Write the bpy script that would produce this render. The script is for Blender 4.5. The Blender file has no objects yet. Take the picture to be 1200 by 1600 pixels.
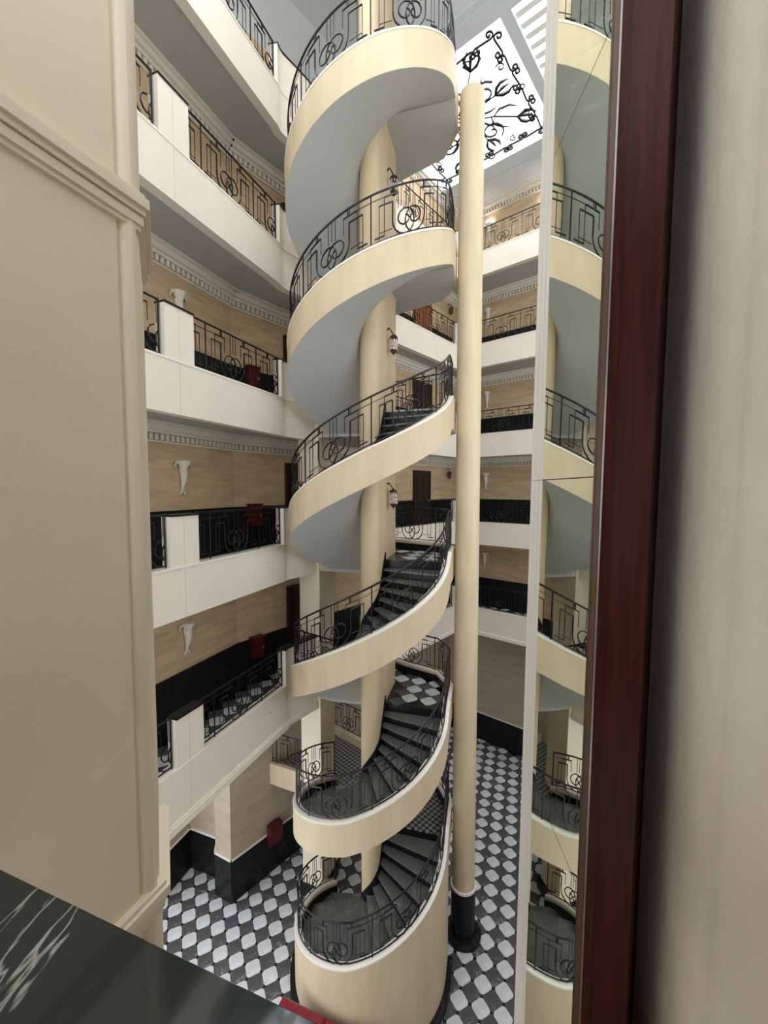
import bpy, bmesh, math, random
from mathutils import Vector, Matrix
random.seed(7)
S = bpy.context.scene
COL = S.collection
sin, cos, pi, rad = math.sin, math.cos, math.pi, math.radians

# ------------------------------------------------------------------ camera
cam = bpy.data.cameras.new('camera'); co = bpy.data.objects.new('camera', cam); COL.objects.link(co)
cam.sensor_fit = 'VERTICAL'; cam.sensor_height = 24.0; cam.lens = 650.0 / 1600.0 * 24.0
cam.clip_start = 0.02; cam.clip_end = 200
co.location = (0, 0, 0); co.rotation_euler = (rad(90 - 3.25), 0, 0)
S.camera = co
# ------------------------------------------------------------------ view
S.view_settings.view_transform = 'Standard'; S.view_settings.look = 'None'
S.view_settings.gamma = 1; S.view_settings.use_curve_mapping = False
S.view_settings.exposure = 0.15
S.cycles.max_bounces = 10; S.cycles.diffuse_bounces = 6; S.cycles.glossy_bounces = 4
S.cycles.sample_clamp_indirect = 6
# ------------------------------------------------------------------ sky
W = bpy.data.worlds.new('world'); S.world = W; W.use_nodes = True
bg = W.node_tree.nodes['Background']; bg.inputs[0].default_value = (0.96, 0.98, 1.0, 1); bg.inputs[1].default_value = 1.85
# ------------------------------------------------------------------ plan axes
CX, CY, R, RC = -0.266, 8.04, 1.53, 0.19
T = rad(14); U = (sin(T), cos(T)); V = (cos(T), -sin(T))
PX = (0.643, 0.766); QX = (0.766, -0.643)
def pq(p, q): return (p * PX[0] + q * QX[0], p * PX[1] + q * QX[1])
def lg(y, off=0.0):                      # left gallery line, off = towards the corridor
    return (-5.31 + .38 * y - off * .935, y + off * .355)
LEV = {'C': -7.05, 'B': -4.45, 'A': -1.45, 'D': 1.55, 'E': 4.55, 'F': 7.55}
G = -9.8
CEIL = 10.3
# ------------------------------------------------------------------ daylight: the glazed roof openings
ROT = math.atan2(PX[1], PX[0])
SKY = 5.0            # radiance of the bright sky on the roof glazing
ROOF = [(9.08, 12.85, -8.07, -4.30), (9.08, 12.85, -4.05, 0.2), (1.4, 5.2, -7.1, -3.3), (1.4, 5.2, -2.7, 1.2)]   # (p0, p1, q0, q1) glazed openings; the last is unseen, added for more light

# ------------------------------------------------------------------ materials
def mat(name, col, rough=.6, spec=.3, kind=None, metal=0.0, **k):
    m = bpy.data.materials.new(name); m.use_nodes = True
    n = m.node_tree.nodes; L = m.node_tree.links; b = n['Principled BSDF']
    b.inputs['Base Color'].default_value = (*col, 1); b.inputs['Roughness'].default_value = rough
    b.inputs['Specular IOR Level'].default_value = spec; b.inputs['Metallic'].default_value = metal
    if kind is None: return m
    tc = n.new('ShaderNodeTexCoord'); mp = n.new('ShaderNodeMapping'); ge = n.new('ShaderNodeNewGeometry')
    L.new(ge.outputs['Position'] if k.get('world') else tc.outputs['Object'], mp.inputs[0])
    mp.inputs['Scale'].default_value = k.get('scale', (1, 1, 1))
    if kind == 'plaster':
        t = n.new('ShaderNodeTexNoise'); t.inputs['Scale'].default_value = k.get('s', 1.2); t.inputs['Detail'].default_value = 5
        L.new(mp.outputs[0], t.inputs[0])
        r = n.new('ShaderNodeValToRGB'); a = k.get('var', .08)
        r.color_ramp.elements[0].position = .3; r.color_ramp.elements[1].position = .7
        r.color_ramp.elements[0].color = (*[c * (1 - a) for c in col], 1); r.color_ramp.elements[1].color = (*[min(1, c * (1 + a * .5)) for c in col], 1)
        L.new(t.outputs[0], r.inputs[0]); L.new(r.outputs[0], b.inputs['Base Color'])
        t2 = n.new('ShaderNodeTexNoise'); t2.inputs['Scale'].default_value = k.get('bs', 90); L.new(tc.outputs['Object'], t2.inputs[0])
        bu = n.new('ShaderNodeBump'); bu.inputs['Strength'].default_value = k.get('bump', .06); bu.inputs['Distance'].default_value = .01
        L.new(t2.outputs[0], bu.inputs['Height']); L.new(bu.outputs[0], b.inputs['Normal'])
    if kind == 'marble':
        w = n.new('ShaderNodeTexNoise'); w.inputs['Scale'].default_value = k.get('s', 1.6); w.inputs['Detail'].default_value = 6
        w.inputs['Distortion'].default_value = k.get('dist', 1.2); w.inputs['Roughness'].default_value = .55
        L.new(mp.outputs[0], w.inputs[0])
        r = n.new('ShaderNodeValToRGB'); e = r.color_ramp.elements
        wd = k.get('width', .012); v = k.get('vein', (.6, .6, .58))
        e[0].position = .5 - wd; e[0].color = (*col, 1); e[1].position = .5 + wd; e[1].color = (*col, 1)
        x = e.new(.5); x.color = (*v, 1)
        L.new(w.outputs[0], r.inputs[0])
        # break the veins up and add cloudy ground
        t = n.new('ShaderNodeTexNoise'); t.inputs['Scale'].default_value = k.get('s', 1.6) * .8; t.inputs['Detail'].default_value = 3
        L.new(tc.outputs['Object'], t.inputs[0])
        r2 = n.new('ShaderNodeValToRGB'); r2.color_ramp.elements[0].position = .45; r2.color_ramp.elements[1].position = .62
        L.new(t.outputs[0], r2.inputs[0])
        mx = n.new('ShaderNodeMixRGB'); L.new(r2.outputs[0], mx.inputs[0]); L.new(r.outputs[0], mx.inputs[2])
        mx.inputs[1].default_value = (*[c * .85 for c in col], 1)
        L.new(mx.outputs[0], b.inputs['Base Color'])
    if kind == 'wood':
        w = n.new('ShaderNodeTexNoise'); w.inputs['Scale'].default_value = 14; w.inputs['Detail'].default_value = 4
        mp.inputs['Scale'].default_value = (4, 4, .25); L.new(mp.outputs[0], w.inputs[0])
        r = n.new('ShaderNodeValToRGB'); r.color_ramp.elements[0].color = (*[c * .6 for c in col], 1); r.color_ramp.elements[1].color = (*[c * 1.3 for c in col], 1)
        r.color_ramp.elements[0].position = .3; r.color_ramp.elements[1].position = .7
        L.new(w.outputs[0], r.inputs[0]); L.new(r.outputs[0], b.inputs['Base Color'])
    return m
M = dict(
    fascia=mat('warm_white_paint', (.84, .79, .70), .55, .3, 'plaster', s=.9, var=.05, scale=(1, 1, .5)),
    stair=mat('cream_stair_paint', (.71, .595, .41), .5, .3, 'plaster', s=1.6, var=.10, scale=(3, 3, .5)),
    core=mat('ochre_cream_paint', (.70, .57, .375), .5, .3, 'plaster', s=1.6, var=.10, scale=(2, 2, .6)),
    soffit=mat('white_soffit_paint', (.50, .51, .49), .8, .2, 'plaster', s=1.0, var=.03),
    ceil=mat('grey_white_ceiling_paint', (.72, .78, .82), .8, .2, 'plaster', s=.8, var=.03),
    cap=mat('white_gloss_cap_paint', (.88, .85, .78), .25, .5),
    pier=mat('beige_pier_paint', (.82, .735, .59), .5, .3, 'plaster', s=1.3, var=.05, bump=.12, bs=60),
    wall=mat('sponged_ochre_wall', (.62, .47, .30), .7, .25, 'plaster', s=1.4, var=.22, scale=(1, 1, 6)),
    gwall=mat('pale_veined_wall_covering', (.46, .39, .30), .6, .3, 'plaster', s=1.6, var=.12, scale=(.6, .6, 4)),
    rwall=mat('rough_beige_plaster', (.90, .85, .76), .75, .2, 'plaster', s=2.2, var=.10, bump=.5, bs=14),
    plaster=mat('white_plaster_ornament', (.80, .76, .68), .6, .3),
    black=mat('black_marble', (.010, .012, .012), .38, .22, 'marble', s=1.1, vein=(.12, .12, .12), width=.006),
    counter=mat('polished_green_black_marble', (.020, .028, .025), .05, .55, 'marble', s=1.7, dist=1.6, vein=(.5, .5, .47), width=.0026, scale=(1.6, .5, 1)),
    tread=mat('dark_grey_marble_tread', (.17, .18, .172), .18, .5, 'marble', s=2.4, vein=(.55, .55, .53), width=.009),
    riser=mat('black_marble_riser', (.008, .008, .009), .25, .4),
    tw=mat('white_marble_tile', (.77, .80, .85), .16, .5, 'marble', s=2.5, vein=(.60, .62, .65), width=.02, world=True),
    tg=mat('grey_marble_tile', (.105, .105, .115), .16, .5, 'marble', s=2.4, vein=(.45, .45, .45), width=.012, world=True),
    grout=mat('black_inset_marble', (.008, .008, .010), .2, .5),
    iron=mat('black_wrought_iron', (.012, .012, .014), .35, .5, metal=.3),
    red=mat('red_leather', (.22, .012, .025), .35, .5),
    cab=mat('dark_red_enamel', (.085, .006, .010), .4, .4),
    wood=mat('reddish_door_wood', (.26, .10, .04), .35, .4, 'wood'),
    dark=mat('dark_brown_door_wood', (.030, .016, .012), .35, .4, 'wood'),
    frame=mat('oxblood_painted_frame', (.060, .009, .006), .42, .22, 'wood'),
    frame2=mat('brown_bronze_strip', (.12, .065, .035), .4, .5),
    steel=mat('grey_gasket_metal', (.32, .29, .29), .3, .5, metal=.6),
    white=mat('white_aluminium', (.93, .93, .91), .35, .5),
    crystal=mat('cut_crystal', (.75, .72, .82), .08, .8, metal=.45),
    bronze=mat('aged_bronze', (.10, .075, .05), .4, .5, metal=.6),
    leaf=mat('dark_green_leaf', (.012, .03, .014), .5, .3),
    pot=mat('black_plant_pot', (.01, .01, .011), .4, .4),
    brass=mat('brass_handle', (.6, .5, .3), .3, .5, metal=.9),
)
def glassmat():
    m = bpy.data.materials.new('mirror_tinted_glass'); m.use_nodes = True; n = m.node_tree.nodes; L = m.node_tree.links
    n.clear(); o = n.new('ShaderNodeOutputMaterial'); mx = n.new('ShaderNodeMixShader')
    g = n.new('ShaderNodeBsdfGlossy'); g.inputs['Color'].default_value = (.90, .93, .85, 1); g.inputs['Roughness'].default_value = .0
    t = n.new('ShaderNodeBsdfTransparent'); t.inputs[0].default_value = (.35, .42, .38, 1)
    mx.inputs[0].default_value = .16
    L.new(g.outputs[0], mx.inputs[1]); L.new(t.outputs[0], mx.inputs[2]); L.new(mx.outputs[0], o.inputs[0]); return m
M['glass'] = glassmat()
def emis(name, col, st):
    m = bpy.data.materials.new(name); m.use_nodes = True; b = m.node_tree.nodes['Principled BSDF']
    b.inputs['Base Color'].default_value = (*col, 1); b.inputs['Emission Color'].default_value = (*col, 1); b.inputs['Emission Strength'].default_value = st; return m
M['sky'] = emis('sky_bright_roof_glazing', (.97, .985, 1.0), SKY)
M['bulb'] = emis('lit_lamp_glass', (1, .97, .9), 14)
def mosaic():
    m = mat('small_mosaic_floor', (.1, .1, .1), .3, .4); n = m.node_tree.nodes; L = m.node_tree.links; b = n['Principled BSDF']
    tc = n.new('ShaderNodeTexCoord'); mp = n.new('ShaderNodeMapping'); mp.inputs['Rotation'].default_value = (0, 0, rad(-45))
    L.new(tc.outputs['Object'], mp.inputs[0])
    v = n.new('ShaderNodeTexVoronoi'); v.inputs['Scale'].default_value = 9.5; v.inputs['Randomness'].default_value = 0
    L.new(mp.outputs[0], v.inputs[0]); r = n.new('ShaderNodeValToRGB'); r.color_ramp.interpolation = 'CONSTANT'
    r.color_ramp.elements[0].color = (.30, .30, .30, 1); r.color_ramp.elements[1].color = (.02, .02, .02, 1); r.color_ramp.elements[1].position = .40
    L.new(v.outputs['Distance'], r.inputs[0]); L.new(r.outputs[0], b.inputs['Base Color']); return m
M['mosaic'] = mosaic()

# ------------------------------------------------------------------ mesh helpers
class MB:
    def __init__(s): s.v = []; s.f = []
    def box(s, x0, x1, y0, y1, z0, z1):
        s.prism([(x0, y0), (x1, y0), (x1, y1), (x0, y1)], z0, z1); return s
    def prism(s, poly, z0, z1, top=None, shear=0):
        n = len(poly); b = len(s.v); top = top or poly
        s.v += [(x + shear * z0, y, z0) for x, y in poly] + [(x + shear * z1, y, z1) for x, y in top]
        s.f.append(tuple(b + i for i in range(n))[::-1]); s.f.append(tuple(b + n + i for i in range(n)))
        for i in range(n): j = (i + 1) % n; s.f.append((b + i, b + j, b + n + j, b + n + i))
        return s
    def obox(s, o, d, l0, l1, w0, w1, z0, z1):   # box in a plan frame: origin o, direction d, left normal
        n = (-d[1], d[0]); P = lambda l, w: (o[0] + d[0] * l + n[0] * w, o[1] + d[1] * l + n[1] * w)
        return s.prism([P(l0, w0), P(l1, w0), P(l1, w1), P(l0, w1)], z0, z1)
    def tube(s, pts, r, n=5, closed=False):
        pts = [Vector(p) for p in pts]
        if len(pts) < 2: return s
        b = len(s.v); k = len(pts); up = Vector((.13, .21, .97))
        for i, p in enumerate(pts):
            a = pts[(i - 1) % k] if closed else pts[max(0, i - 1)]; c = pts[(i + 1) % k] if closed else pts[min(k - 1, i + 1)]
            t = (c - a)
            t = t.normalized() if t.length > 1e-9 else Vector((0, 0, 1))
            x = t.cross(up)
            if x.length < .15: x = t.cross(Vector((1, .2, 0)))
            x.normalize(); y = t.cross(x)
            rr = r[i] if isinstance(r, (list, tuple)) else r
            for j in range(n):
                a_ = 2 * pi * (j + .5) / n; s.v.append(tuple(p + x * (rr * cos(a_)) + y * (rr * sin(a_))))
        m = k if closed else k - 1
        for i in range(m):
            for j in range(n):
                a = b + i * n + j; a2 = b + i * n + (j + 1) % n; c = b + ((i + 1) % k) * n + j; c2 = b + ((i + 1) % k) * n + (j + 1) % n
                s.f.append((a, a2, c2, c))
        if not closed:
            s.f.append(tuple(b + j for j in range(n))[::-1]); s.f.append(tuple(b + (k - 1) * n + j for j in range(n)))
        return s
    def sweep(s, secs, closed=False, caps=True):   # list of equal-length closed 3-D sections
        b = len(s.v); n = len(secs[0]); k = len(secs)
        for q in secs: s.v += [tuple(p) for p in q]
        for i in range(k if closed else k - 1):
            for j in range(n):
                a = b + i * n + j; a2 = b + i * n + (j + 1) % n; c = b + ((i + 1) % k) * n + j; c2 = b + ((i + 1) % k) * n + (j + 1) % n
                s.f.append((a, a2, c2, c))
        if caps and not closed:
            s.f.append(tuple(b + j for j in range(n))[::-1]); s.f.append(tuple(b + (k - 1) * n + j for j in range(n)))
        return s
    def lathe(s, c, prof, n=24, z=0):
        secs = []
        for i in range(n):
            a = 2 * pi * i / n; secs.append([(c[0] + r * cos(a), c[1] + r * sin(a), z + h) for r, h in prof])
        b = len(s.v); m = len(prof)
        for q in secs: s.v += q
        for i in range(n):
            for j in range(m - 1):
                a = b + i * m + j; c_ = b + ((i + 1) % n) * m + j; s.f.append((a, c_, c_ + 1, a + 1))
        return s
    def mesh(s, name, m, smooth=None):
        me = bpy.data.meshes.new(name); me.from_pydata(s.v, [], s.f); me.update()
        bm = bmesh.new(); bm.from_mesh(me); bmesh.ops.recalc_face_normals(bm, faces=bm.faces)
        if smooth:
            for f in bm.faces: f.smooth = True
            for e in bm.edges:
                if len(e.link_faces) != 2 or e.calc_face_angle(3) > rad(smooth): e.smooth = False
        bm.to_mesh(me); bm.free(); me.materials.append(M[m]); return me
    def build(s, name, m, parent=None, smooth=None, **k):
        return link(name, s.mesh(name, m, smooth), parent, **k)
def link(name, data, parent=None, loc=None, rz=0, **k):
    o = bpy.data.objects.new(name, data); COL.objects.link(o)
    if parent: o.parent = parent
    if loc: o.location = loc
    o.rotation_euler = (0, 0, rz)
    for a, b in k.items(): o[a] = b
    return o
def thing(name, label, cat, loc=(0, 0, 0), rz=0, group=None):
    o = link(name, None, None, loc, rz, label=label, category=cat)
    if group: o['group'] = group
    return o
def structure(name, mb, m, smooth=None, parent=None): return mb.build(name, m, parent, smooth, **({} if parent else {'kind': 'structure'}))
def offset_path(path, d):        # offset an open plan path to its left by d
    out = []
    for i, p in enumerate(path):
        a = path[max(0, i - 1)]; c = path[min(len(path) - 1, i + 1)]
        def nrm(a, b):
            l = math.hypot(b[0] - a[0], b[1] - a[1]); return (-(b[1] - a[1]) / l, (b[0] - a[0]) / l)
        n1 = nrm(a, p) if i > 0 else nrm(p, c); n2 = nrm(p, c) if i < len(path) - 1 else n1
        m = (n1[0] + n2[0], n1[1] + n2[1]); l = math.hypot(*m); m = (m[0] / l, m[1] / l)
        k = d / max(.35, m[0] * n1[0] + m[1] * n1[1]); out.append((p[0] + m[0] * k, p[1] + m[1] * k))
    return out
def strip(mb, path, z0, z1, d0, d1):
    a = offset_path(path, d0); b = offset_path(path, d1)
    mb.sweep([[(*a[i], z0), (*b[i], z0), (*b[i], z1), (*a[i], z1)] for i in range(len(path))])
    return mb

# ------------------------------------------------------------------ ironwork pattern (s along, h up)
def scroll(cx, sg):
    pts = [(-.29, .56), (-.29, .30)]
    prof = [(180, .215), (200, .218), (220, .226), (245, .24), (270, .25), (290, .235), (310, .205), (330, .175), (350, .153), (370, .143), (400, .138), (430, .136), (460, .135), (490, .133),
            (520, .13), (550, .126), (580, .12), (610, .112), (640, .100), (670, .085), (700, .068), (730, .050), (760, .034), (790, .022)]
    for a, r in prof: pts.append((-.075 + r * cos(rad(a)), .275 + r * sin(rad(a))))
    return [(cx + sg * x, y) for x, y in pts]
HR = .77
def unit(cx):
    """heavy bars and thin bars of one repeat 1.25 m long"""
    H = []; t = []
    for sg in (1, -1):
        X = lambda x: cx + sg * x
        H.append(scroll(cx, sg))
        H.append([(X(-.29), .56), (X(-.50), .56)])
        t.append([(X(-.50), .56), (X(-.50), .05)])
        t.append([(X(-.42), .665), (X(-.42), .10)])
        H.append([(X(-.20), .665), (X(-.42), .665)])
        H.append([(X(-.27), .665), (X(-.27), HR)]); t.append([(X(-.30), .665), (X(-.30), HR)])
        t.append([(X(-.20), .665), (X(-.20), .42)])
        t.append([(X(-.06), HR), (X(-.06), .44)])
        H.append([(X(-.42), .10), (X(-.57), .10)])
        t.append([(X(-.42), .665), (X(-.625), .665)])
        t.append([(X(-.30), .16), (X(-.50), .16)])
    t.append([(cx, HR), (cx, .46)])
    return H, t
PER = 1.25
def dens(pl, st=.05):
    out = [pl[0]]
    for a, b in zip(pl, pl[1:]):
        n = max(1, int(math.hypot(b[0] - a[0], b[1] - a[1]) / st))
        for i in range(1, n + 1): out.append((a[0] + (b[0] - a[0]) * i / n, a[1] + (b[1] - a[1]) * i / n))
    return out
class Path:
    def __init__(s, pts):        # (x,y,z) stations
        s.p = pts; s.l = [0]
        for a, b in zip(pts, pts[1:]): s.l.append(s.l[-1] + math.hypot(b[0] - a[0], b[1] - a[1]))
        s.len = s.l[-1]
    def at(s, d):
        d = min(max(d, 0), s.len); import bisect
        i = min(len(s.p) - 2, max(0, bisect.bisect_right(s.l, d) - 1)); k = (d - s.l[i]) / max(1e-9, s.l[i + 1] - s.l[i])
        a, b = s.p[i], s.p[i + 1]; return tuple(a[j] + (b[j] - a[j]) * k for j in range(3))
def clipx(pl, lo, hi):
    """pieces of the polyline inside lo<=s<=hi"""
    out = []; cur = []
    for q in pl:
        if lo <= q[0] <= hi: cur.append(q)
        else:
            if len(cur) > 1: out.append(cur)
            cur = []
    if len(cur) > 1: out.append(cur)
    return out
def railing(name, label, pts, phase, group, h=HR, thick=1.0, cat='railing'):
    """pts: stations of the kerb top; phase: distance of one scroll centre"""
    P = Path(pts); t = thing(name, label, cat, pts[0], group=group)
    o = Vector(pts[0]); k = h / HR
    def m3(q): x, y, z = P.at(q[0]); return (x - o.x, y - o.y, z + q[1] * k - o.z)
    L = P.len; e = .02
    def line(hh, r, n=5, nm='handrail'):
        mb = MB(); mb.tube([m3((d, hh)) for d in [e + (L - 2 * e) * i / max(2, int(L / .12)) for i in range(max(2, int(L / .12)) + 1)]], r, n); mb.build(nm, 'iron', t, 60)
    line(HR, .017 * thick, 6, 'handrail'); line(.035, .011 * thick, 4, 'bottom_rail')
    n0 = math.floor((0 - phase) / PER - .5); n1 = math.ceil((L - phase) / PER + .5)
    for i in range(n0, n1 + 1):
        c = phase + i * PER
        if c + PER / 2 < .05 or c - PER / 2 > L - .05: continue
        H, th = unit(c); mb = MB()
        for pl in H:
            for q in clipx(dens(pl), e, L - e): mb.tube([m3(a) for a in q], .0125 * thick, 4)
        for pl in th:
            for q in clipx(dens(pl, .3 if abs(pl[0][0] - pl[-1][0]) < 1e-6 else .06), e, L - e): mb.tube([m3(a) for a in q], .006 * thick, 4)
        if mb.v: mb.build('scroll_panel', 'iron', t, 50)
        d = c + PER / 2
        if e < d < L - e: MB().tube([m3((d, 0)), m3((d, HR))], .011 * thick, 4).build('post', 'iron', t)
    for d in (e, L - e): MB().tube([m3((d, 0)), m3((d, HR + .02))], .014 * thick, 4).build('post', 'iron', t)
    return t

# ------------------------------------------------------------------ stair outline
def outer(a, r=R):                      # a in degrees, 0 = nearest to viewer, + to the right
    a = rad(a); return (CX + r * (-cos(a) * U[0] + sin(a) * V[0]), CY + r * (-cos(a) * U[1] + sin(a) * V[1]))
def right(t, r=R): return (CX + r * V[0] + t * U[0], CY + r * V[1] + t * U[1])
def left(t, r): return (CX - r * V[0] + t * U[0], CY - r * V[1] + t * U[1])
AL = -130.0
def outl(s, r=R):                       # s: 0 at flight foot .. ; arc then right straight
    la = rad(90 - AL) * R
    if s <= la: return outer(AL + math.degrees(s / R), r)
    return right(s - la, r)
LA = rad(90 - AL) * R; TR = .40; LT = LA + TR
def innr(f):                            # inner point on the core for fraction f of the flight
    l1, l2, l3 = 1.0, pi * RC, .42; d = f * (l1 + l2 + l3)
    if d < l1: return left(l1 - d, RC)
    if d < l1 + l2: return outer(-90 + math.degrees((d - l1) / RC), RC)
    return right(d - l1 - l2, RC)
def prof(s, h):                         # nosing line height relative to the upper landing
    a = AL + math.degrees(s / R)
    k = [(-130, -h + (.45 if h < 2.8 and h > 2.7 else .25 if h < 2.7 else .02)), (0, -h * .44 if h > 2.9 else -1.27), (90, -.17), (90 + math.degrees(TR / R), 0.0)]
    if a <= k[0][0]: return k[0][1]
    for (a0, z0), (a1, z1) in zip(k, k[1:]):
        if a <= a1: return z0 + (z1 - z0) * (a - a0) / (a1 - a0)
    return 0.0
KB = .22                                 # kerb above nosing line
FT = .38                                 # slab + fascia below nosing line
TW = .13
core_poly = [right(1.40, RC)] + [right(0, RC)] + [outer(90 - i * 15, RC) for i in range(1, 12)] + [left(0, RC), left(1.40, RC)]
flights = [('G', 'C', G, LEV['C']), ('C', 'B', LEV['C'], LEV['B']), ('B', 'A', LEV['B'], LEV['A']), ('A', 'D', LEV['A'], LEV['D']), ('D', 'E', LEV['D'], LEV['E']), ('E', 'F', LEV['E'], LEV['F'])]
fl_lab = ['lowest winding flight of black marble steps above its solid round cream base',
          'second winding flight up with dark marble treads, below the broad cream band',
          'third winding flight up with dark marble treads rising to the tiled landing at eye level',
          'fourth winding flight up, passing in front of eye level with black steps at its top',
          'fifth winding flight up, a smooth grey soffit and cream band above eye level',
          'topmost winding flight, its cream band and grey soffit just under the roof']
LANDC = [right(TR), right(1.15), (1.31, 9.45), (.62, 9.93)]
for i, (a, b, z0, z1) in enumerate(flights):
    h = z1 - z0; N = round(h / .1667)
    t = thing('stair_flight', fl_lab[i], 'staircase', (CX, CY, z0), group='flights of the winding staircase')
    def loc(q, z): return (q[0] - CX, q[1] - CY, z - z0)
    # cuts where the nosing line reaches each tread height
    cuts = []
    for k in range(1, N + 1):
        zt = -h + k * h / N; lo, hi = 0, LT
        for _ in range(30):
            m_ = (lo + hi) / 2
            if prof(m_, h) < zt: lo = m_
            else: hi = m_
        cuts.append(lo)
    cuts[-1] = LT
    K0 = max([k for k in range(N) if cuts[k] < 1e-4] + [0])
    fr = [x / LT for x in cuts]
    rin = R - TW
    for k in range(K0, N):
        s0 = cuts[k]; s1 = cuts[k + 1] if k < N - 1 else None
        zt = z0 + (k + 1) * h / N
        i0 = innr(fr[k]); o0 = outl(s0, rin); ll = math.hypot(o0[0] - i0[0], o0[1] - i0[1])
        d = ((o0[0] - i0[0]) / ll, (o0[1] - i0[1]) / ll)
        mb = MB(); mb.obox((i0[0] - CX, i0[1] - CY), d, 0, ll, -.004, .016, (0 if k == K0 else zt - h / N - z0), zt - .034 - z0); mb.build('riser', 'riser', t)
        if s1 is not None:
            i1 = innr(fr[k + 1]); mid = [outl(s0 + (s1 - s0) * j / 3, rin) for j in range(4)]
            nx = (-d[1] * -.03, d[0] * -.03)    # nosing overhang towards the foot
            ip = [innr(fr[k] + (fr[k + 1] - fr[k]) * j / 2) for j in (2, 1)]
            poly = [(i0[0] + nx[0], i0[1] + nx[1]), (o0[0] + nx[0], o0[1] + nx[1])] + mid[1:] + ip
            mb = MB(); mb.prism([(x - CX, y - CY) for x, y in poly], zt - .034 - z0, zt - z0); mb.build('tread', 'tread', t)
    st = [LT * j / 60 for j in range(61)]
    def ZK(s): return z1 + prof(s, h) + KB
    bot = (lambda s: z0) if i == 0 else (lambda s: z1 + prof(s, h) - FT)
    # outer kerb and fascia
    mb = MB(); mb.sweep([[loc(outl(s, R), bot(s)), loc(outl(s, R), ZK(s) - .03), loc(outl(s, rin), ZK(s) - .03), loc(outl(s, rin), bot(s) + (.10 if i else 0))] for s in st])
    mb.build('kerb', 'stair', t, 40)
    mb = MB(); mb.sweep([[loc(outl(s, R + .008), ZK(s) - .035), loc(outl(s, R + .008), ZK(s) - .006), loc(outl(s, R), ZK(s)), loc(outl(s, rin - .005), ZK(s)), loc(outl(s, rin - .008), ZK(s) - .035)] for s in st])
    mb.build('kerb_cap', 'cap', t, 40)
    mb = MB(); mb.sweep([[loc(outl(s, rin), z1 + prof(s, h) - .17), loc(outl(s, rin), z1 + prof(s, h) + .13), loc(outl(s, rin - .02), z1 + prof(s, h) + .13), loc(outl(s, rin - .02), z1 + prof(s, h) - .17)] for s in st])
    mb.build('skirting', 'black', t, 40)
    mb = MB(); mb.sweep([[loc(innr(s / LT), z1 + prof(s, h) - .17)] + [loc(innr(s / LT), z1 + prof(s, h) + .16)] + [(lambda q, q2: loc((q[0] + (q2[0] - q[0]) * .02, q[1] + (q2[1] - q[1]) * .02), z1 + prof(s, h) + dz))(innr(s / LT), outl(s, rin)) for dz in (.16, -.17)] for s in st])
    mb.build('wall_string', 'riser', t, 40)
    if i > 0:
        mb = MB(); mb.sweep([[loc(outl(s, R - .003), bot(s) - .004), loc(outl(s, R - .003), bot(s) + .14), loc(innr(s / LT), bot(s) + .14), loc(innr(s / LT), bot(s) - .004)] for s in st])
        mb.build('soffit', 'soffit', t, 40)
    else:
        mb = MB(); ss = [LT * j / 60 for j in range(61)]
        mb.sweep([[loc(outl(s, R + .0), z0 + .01), loc(outl(s, R + .10), z0 + .01), loc(outl(s, R + .10), z0 + .16), loc(outl(s, R), z0 + .17)] for s in ss]); mb.build('base_skirting', 'black', t, 40)
    # railing along the kerb of the flight and around the landing
    lz = z1 + KB
    pts = [(*outl(s, R - .065), ZK(s)) for s in [LT * j / 90 for j in range(91)]]
    LC = offset_path([outl(LT - .2)] + LANDC[:], .065)[1:]
    tail = [pts[-1][:2]] + LC[1:] + ([offset_path([LANDC[-1], pq(8.0, -7.40)], .065)[1]])
    seg = []
    for q0, q1 in zip(tail, tail[1:]):
        n = max(2, int(math.hypot(q1[0] - q0[0], q1[1] - q0[1]) / .1))
        seg += [(q0[0] + (q1[0] - q0[0]) * j / n, q0[1] + (q1[1] - q0[1]) * j / n, lz) for j in range(1, n + 1)]
    railing('stair_railing', ['curling black iron railing on the lowest flight above the solid base',
                              'curling black iron railing on the second flight up, round the lower curve',
                              'curling black iron railing on the third flight up, just below eye level',
                              'curling black iron railing on the flight crossing just above eye level',
                              'curling black iron railing on the fifth flight up beneath the top turn',
                              'curling black iron railing on the topmost turn against the ceiling'][i], pts + seg, rad(-13 - AL) * R, 'railings of the winding staircase')
# core wall of the staircase
core = thing('stair_core', 'tall ochre cream core wall with rounded nose that the staircase winds around', 'wall', (0, 0, 0))
MB().prism(core_poly, G, CEIL - .02).build('core_wall', 'core', core, 30)
# round column
cc = (1.734, 8.627); rc = .245
t = thing('round_column', 'tall round cream column on a black marble foot, right of the staircase', 'column', (*cc, G))
MB().lathe((0, 0), [(0, 1.18), (rc, 1.18), (rc, 17.50), (rc * .93, 17.55), (0, 17.56)], 40).build('shaft', 'stair', t, 40)
MB().lathe((0, 0), [(0, 0), (rc + .018, 0), (rc + .018, 1.15), (0, 1.15)], 40).build('marble_sleeve', 'black', t, 40)
MB().lathe((0, 0), [(0, 1.14), (rc + .03, 1.14), (rc + .03, 1.185), (rc, 1.19)], 40).build('bead', 'cap', t, 40)
MB().lathe((0, 0), [(0, .0), (rc + .15, .0), (rc + .15, .10), (rc + .12, .13), (0, .13)], 40).build('plinth', 'black', t, 40)
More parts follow.
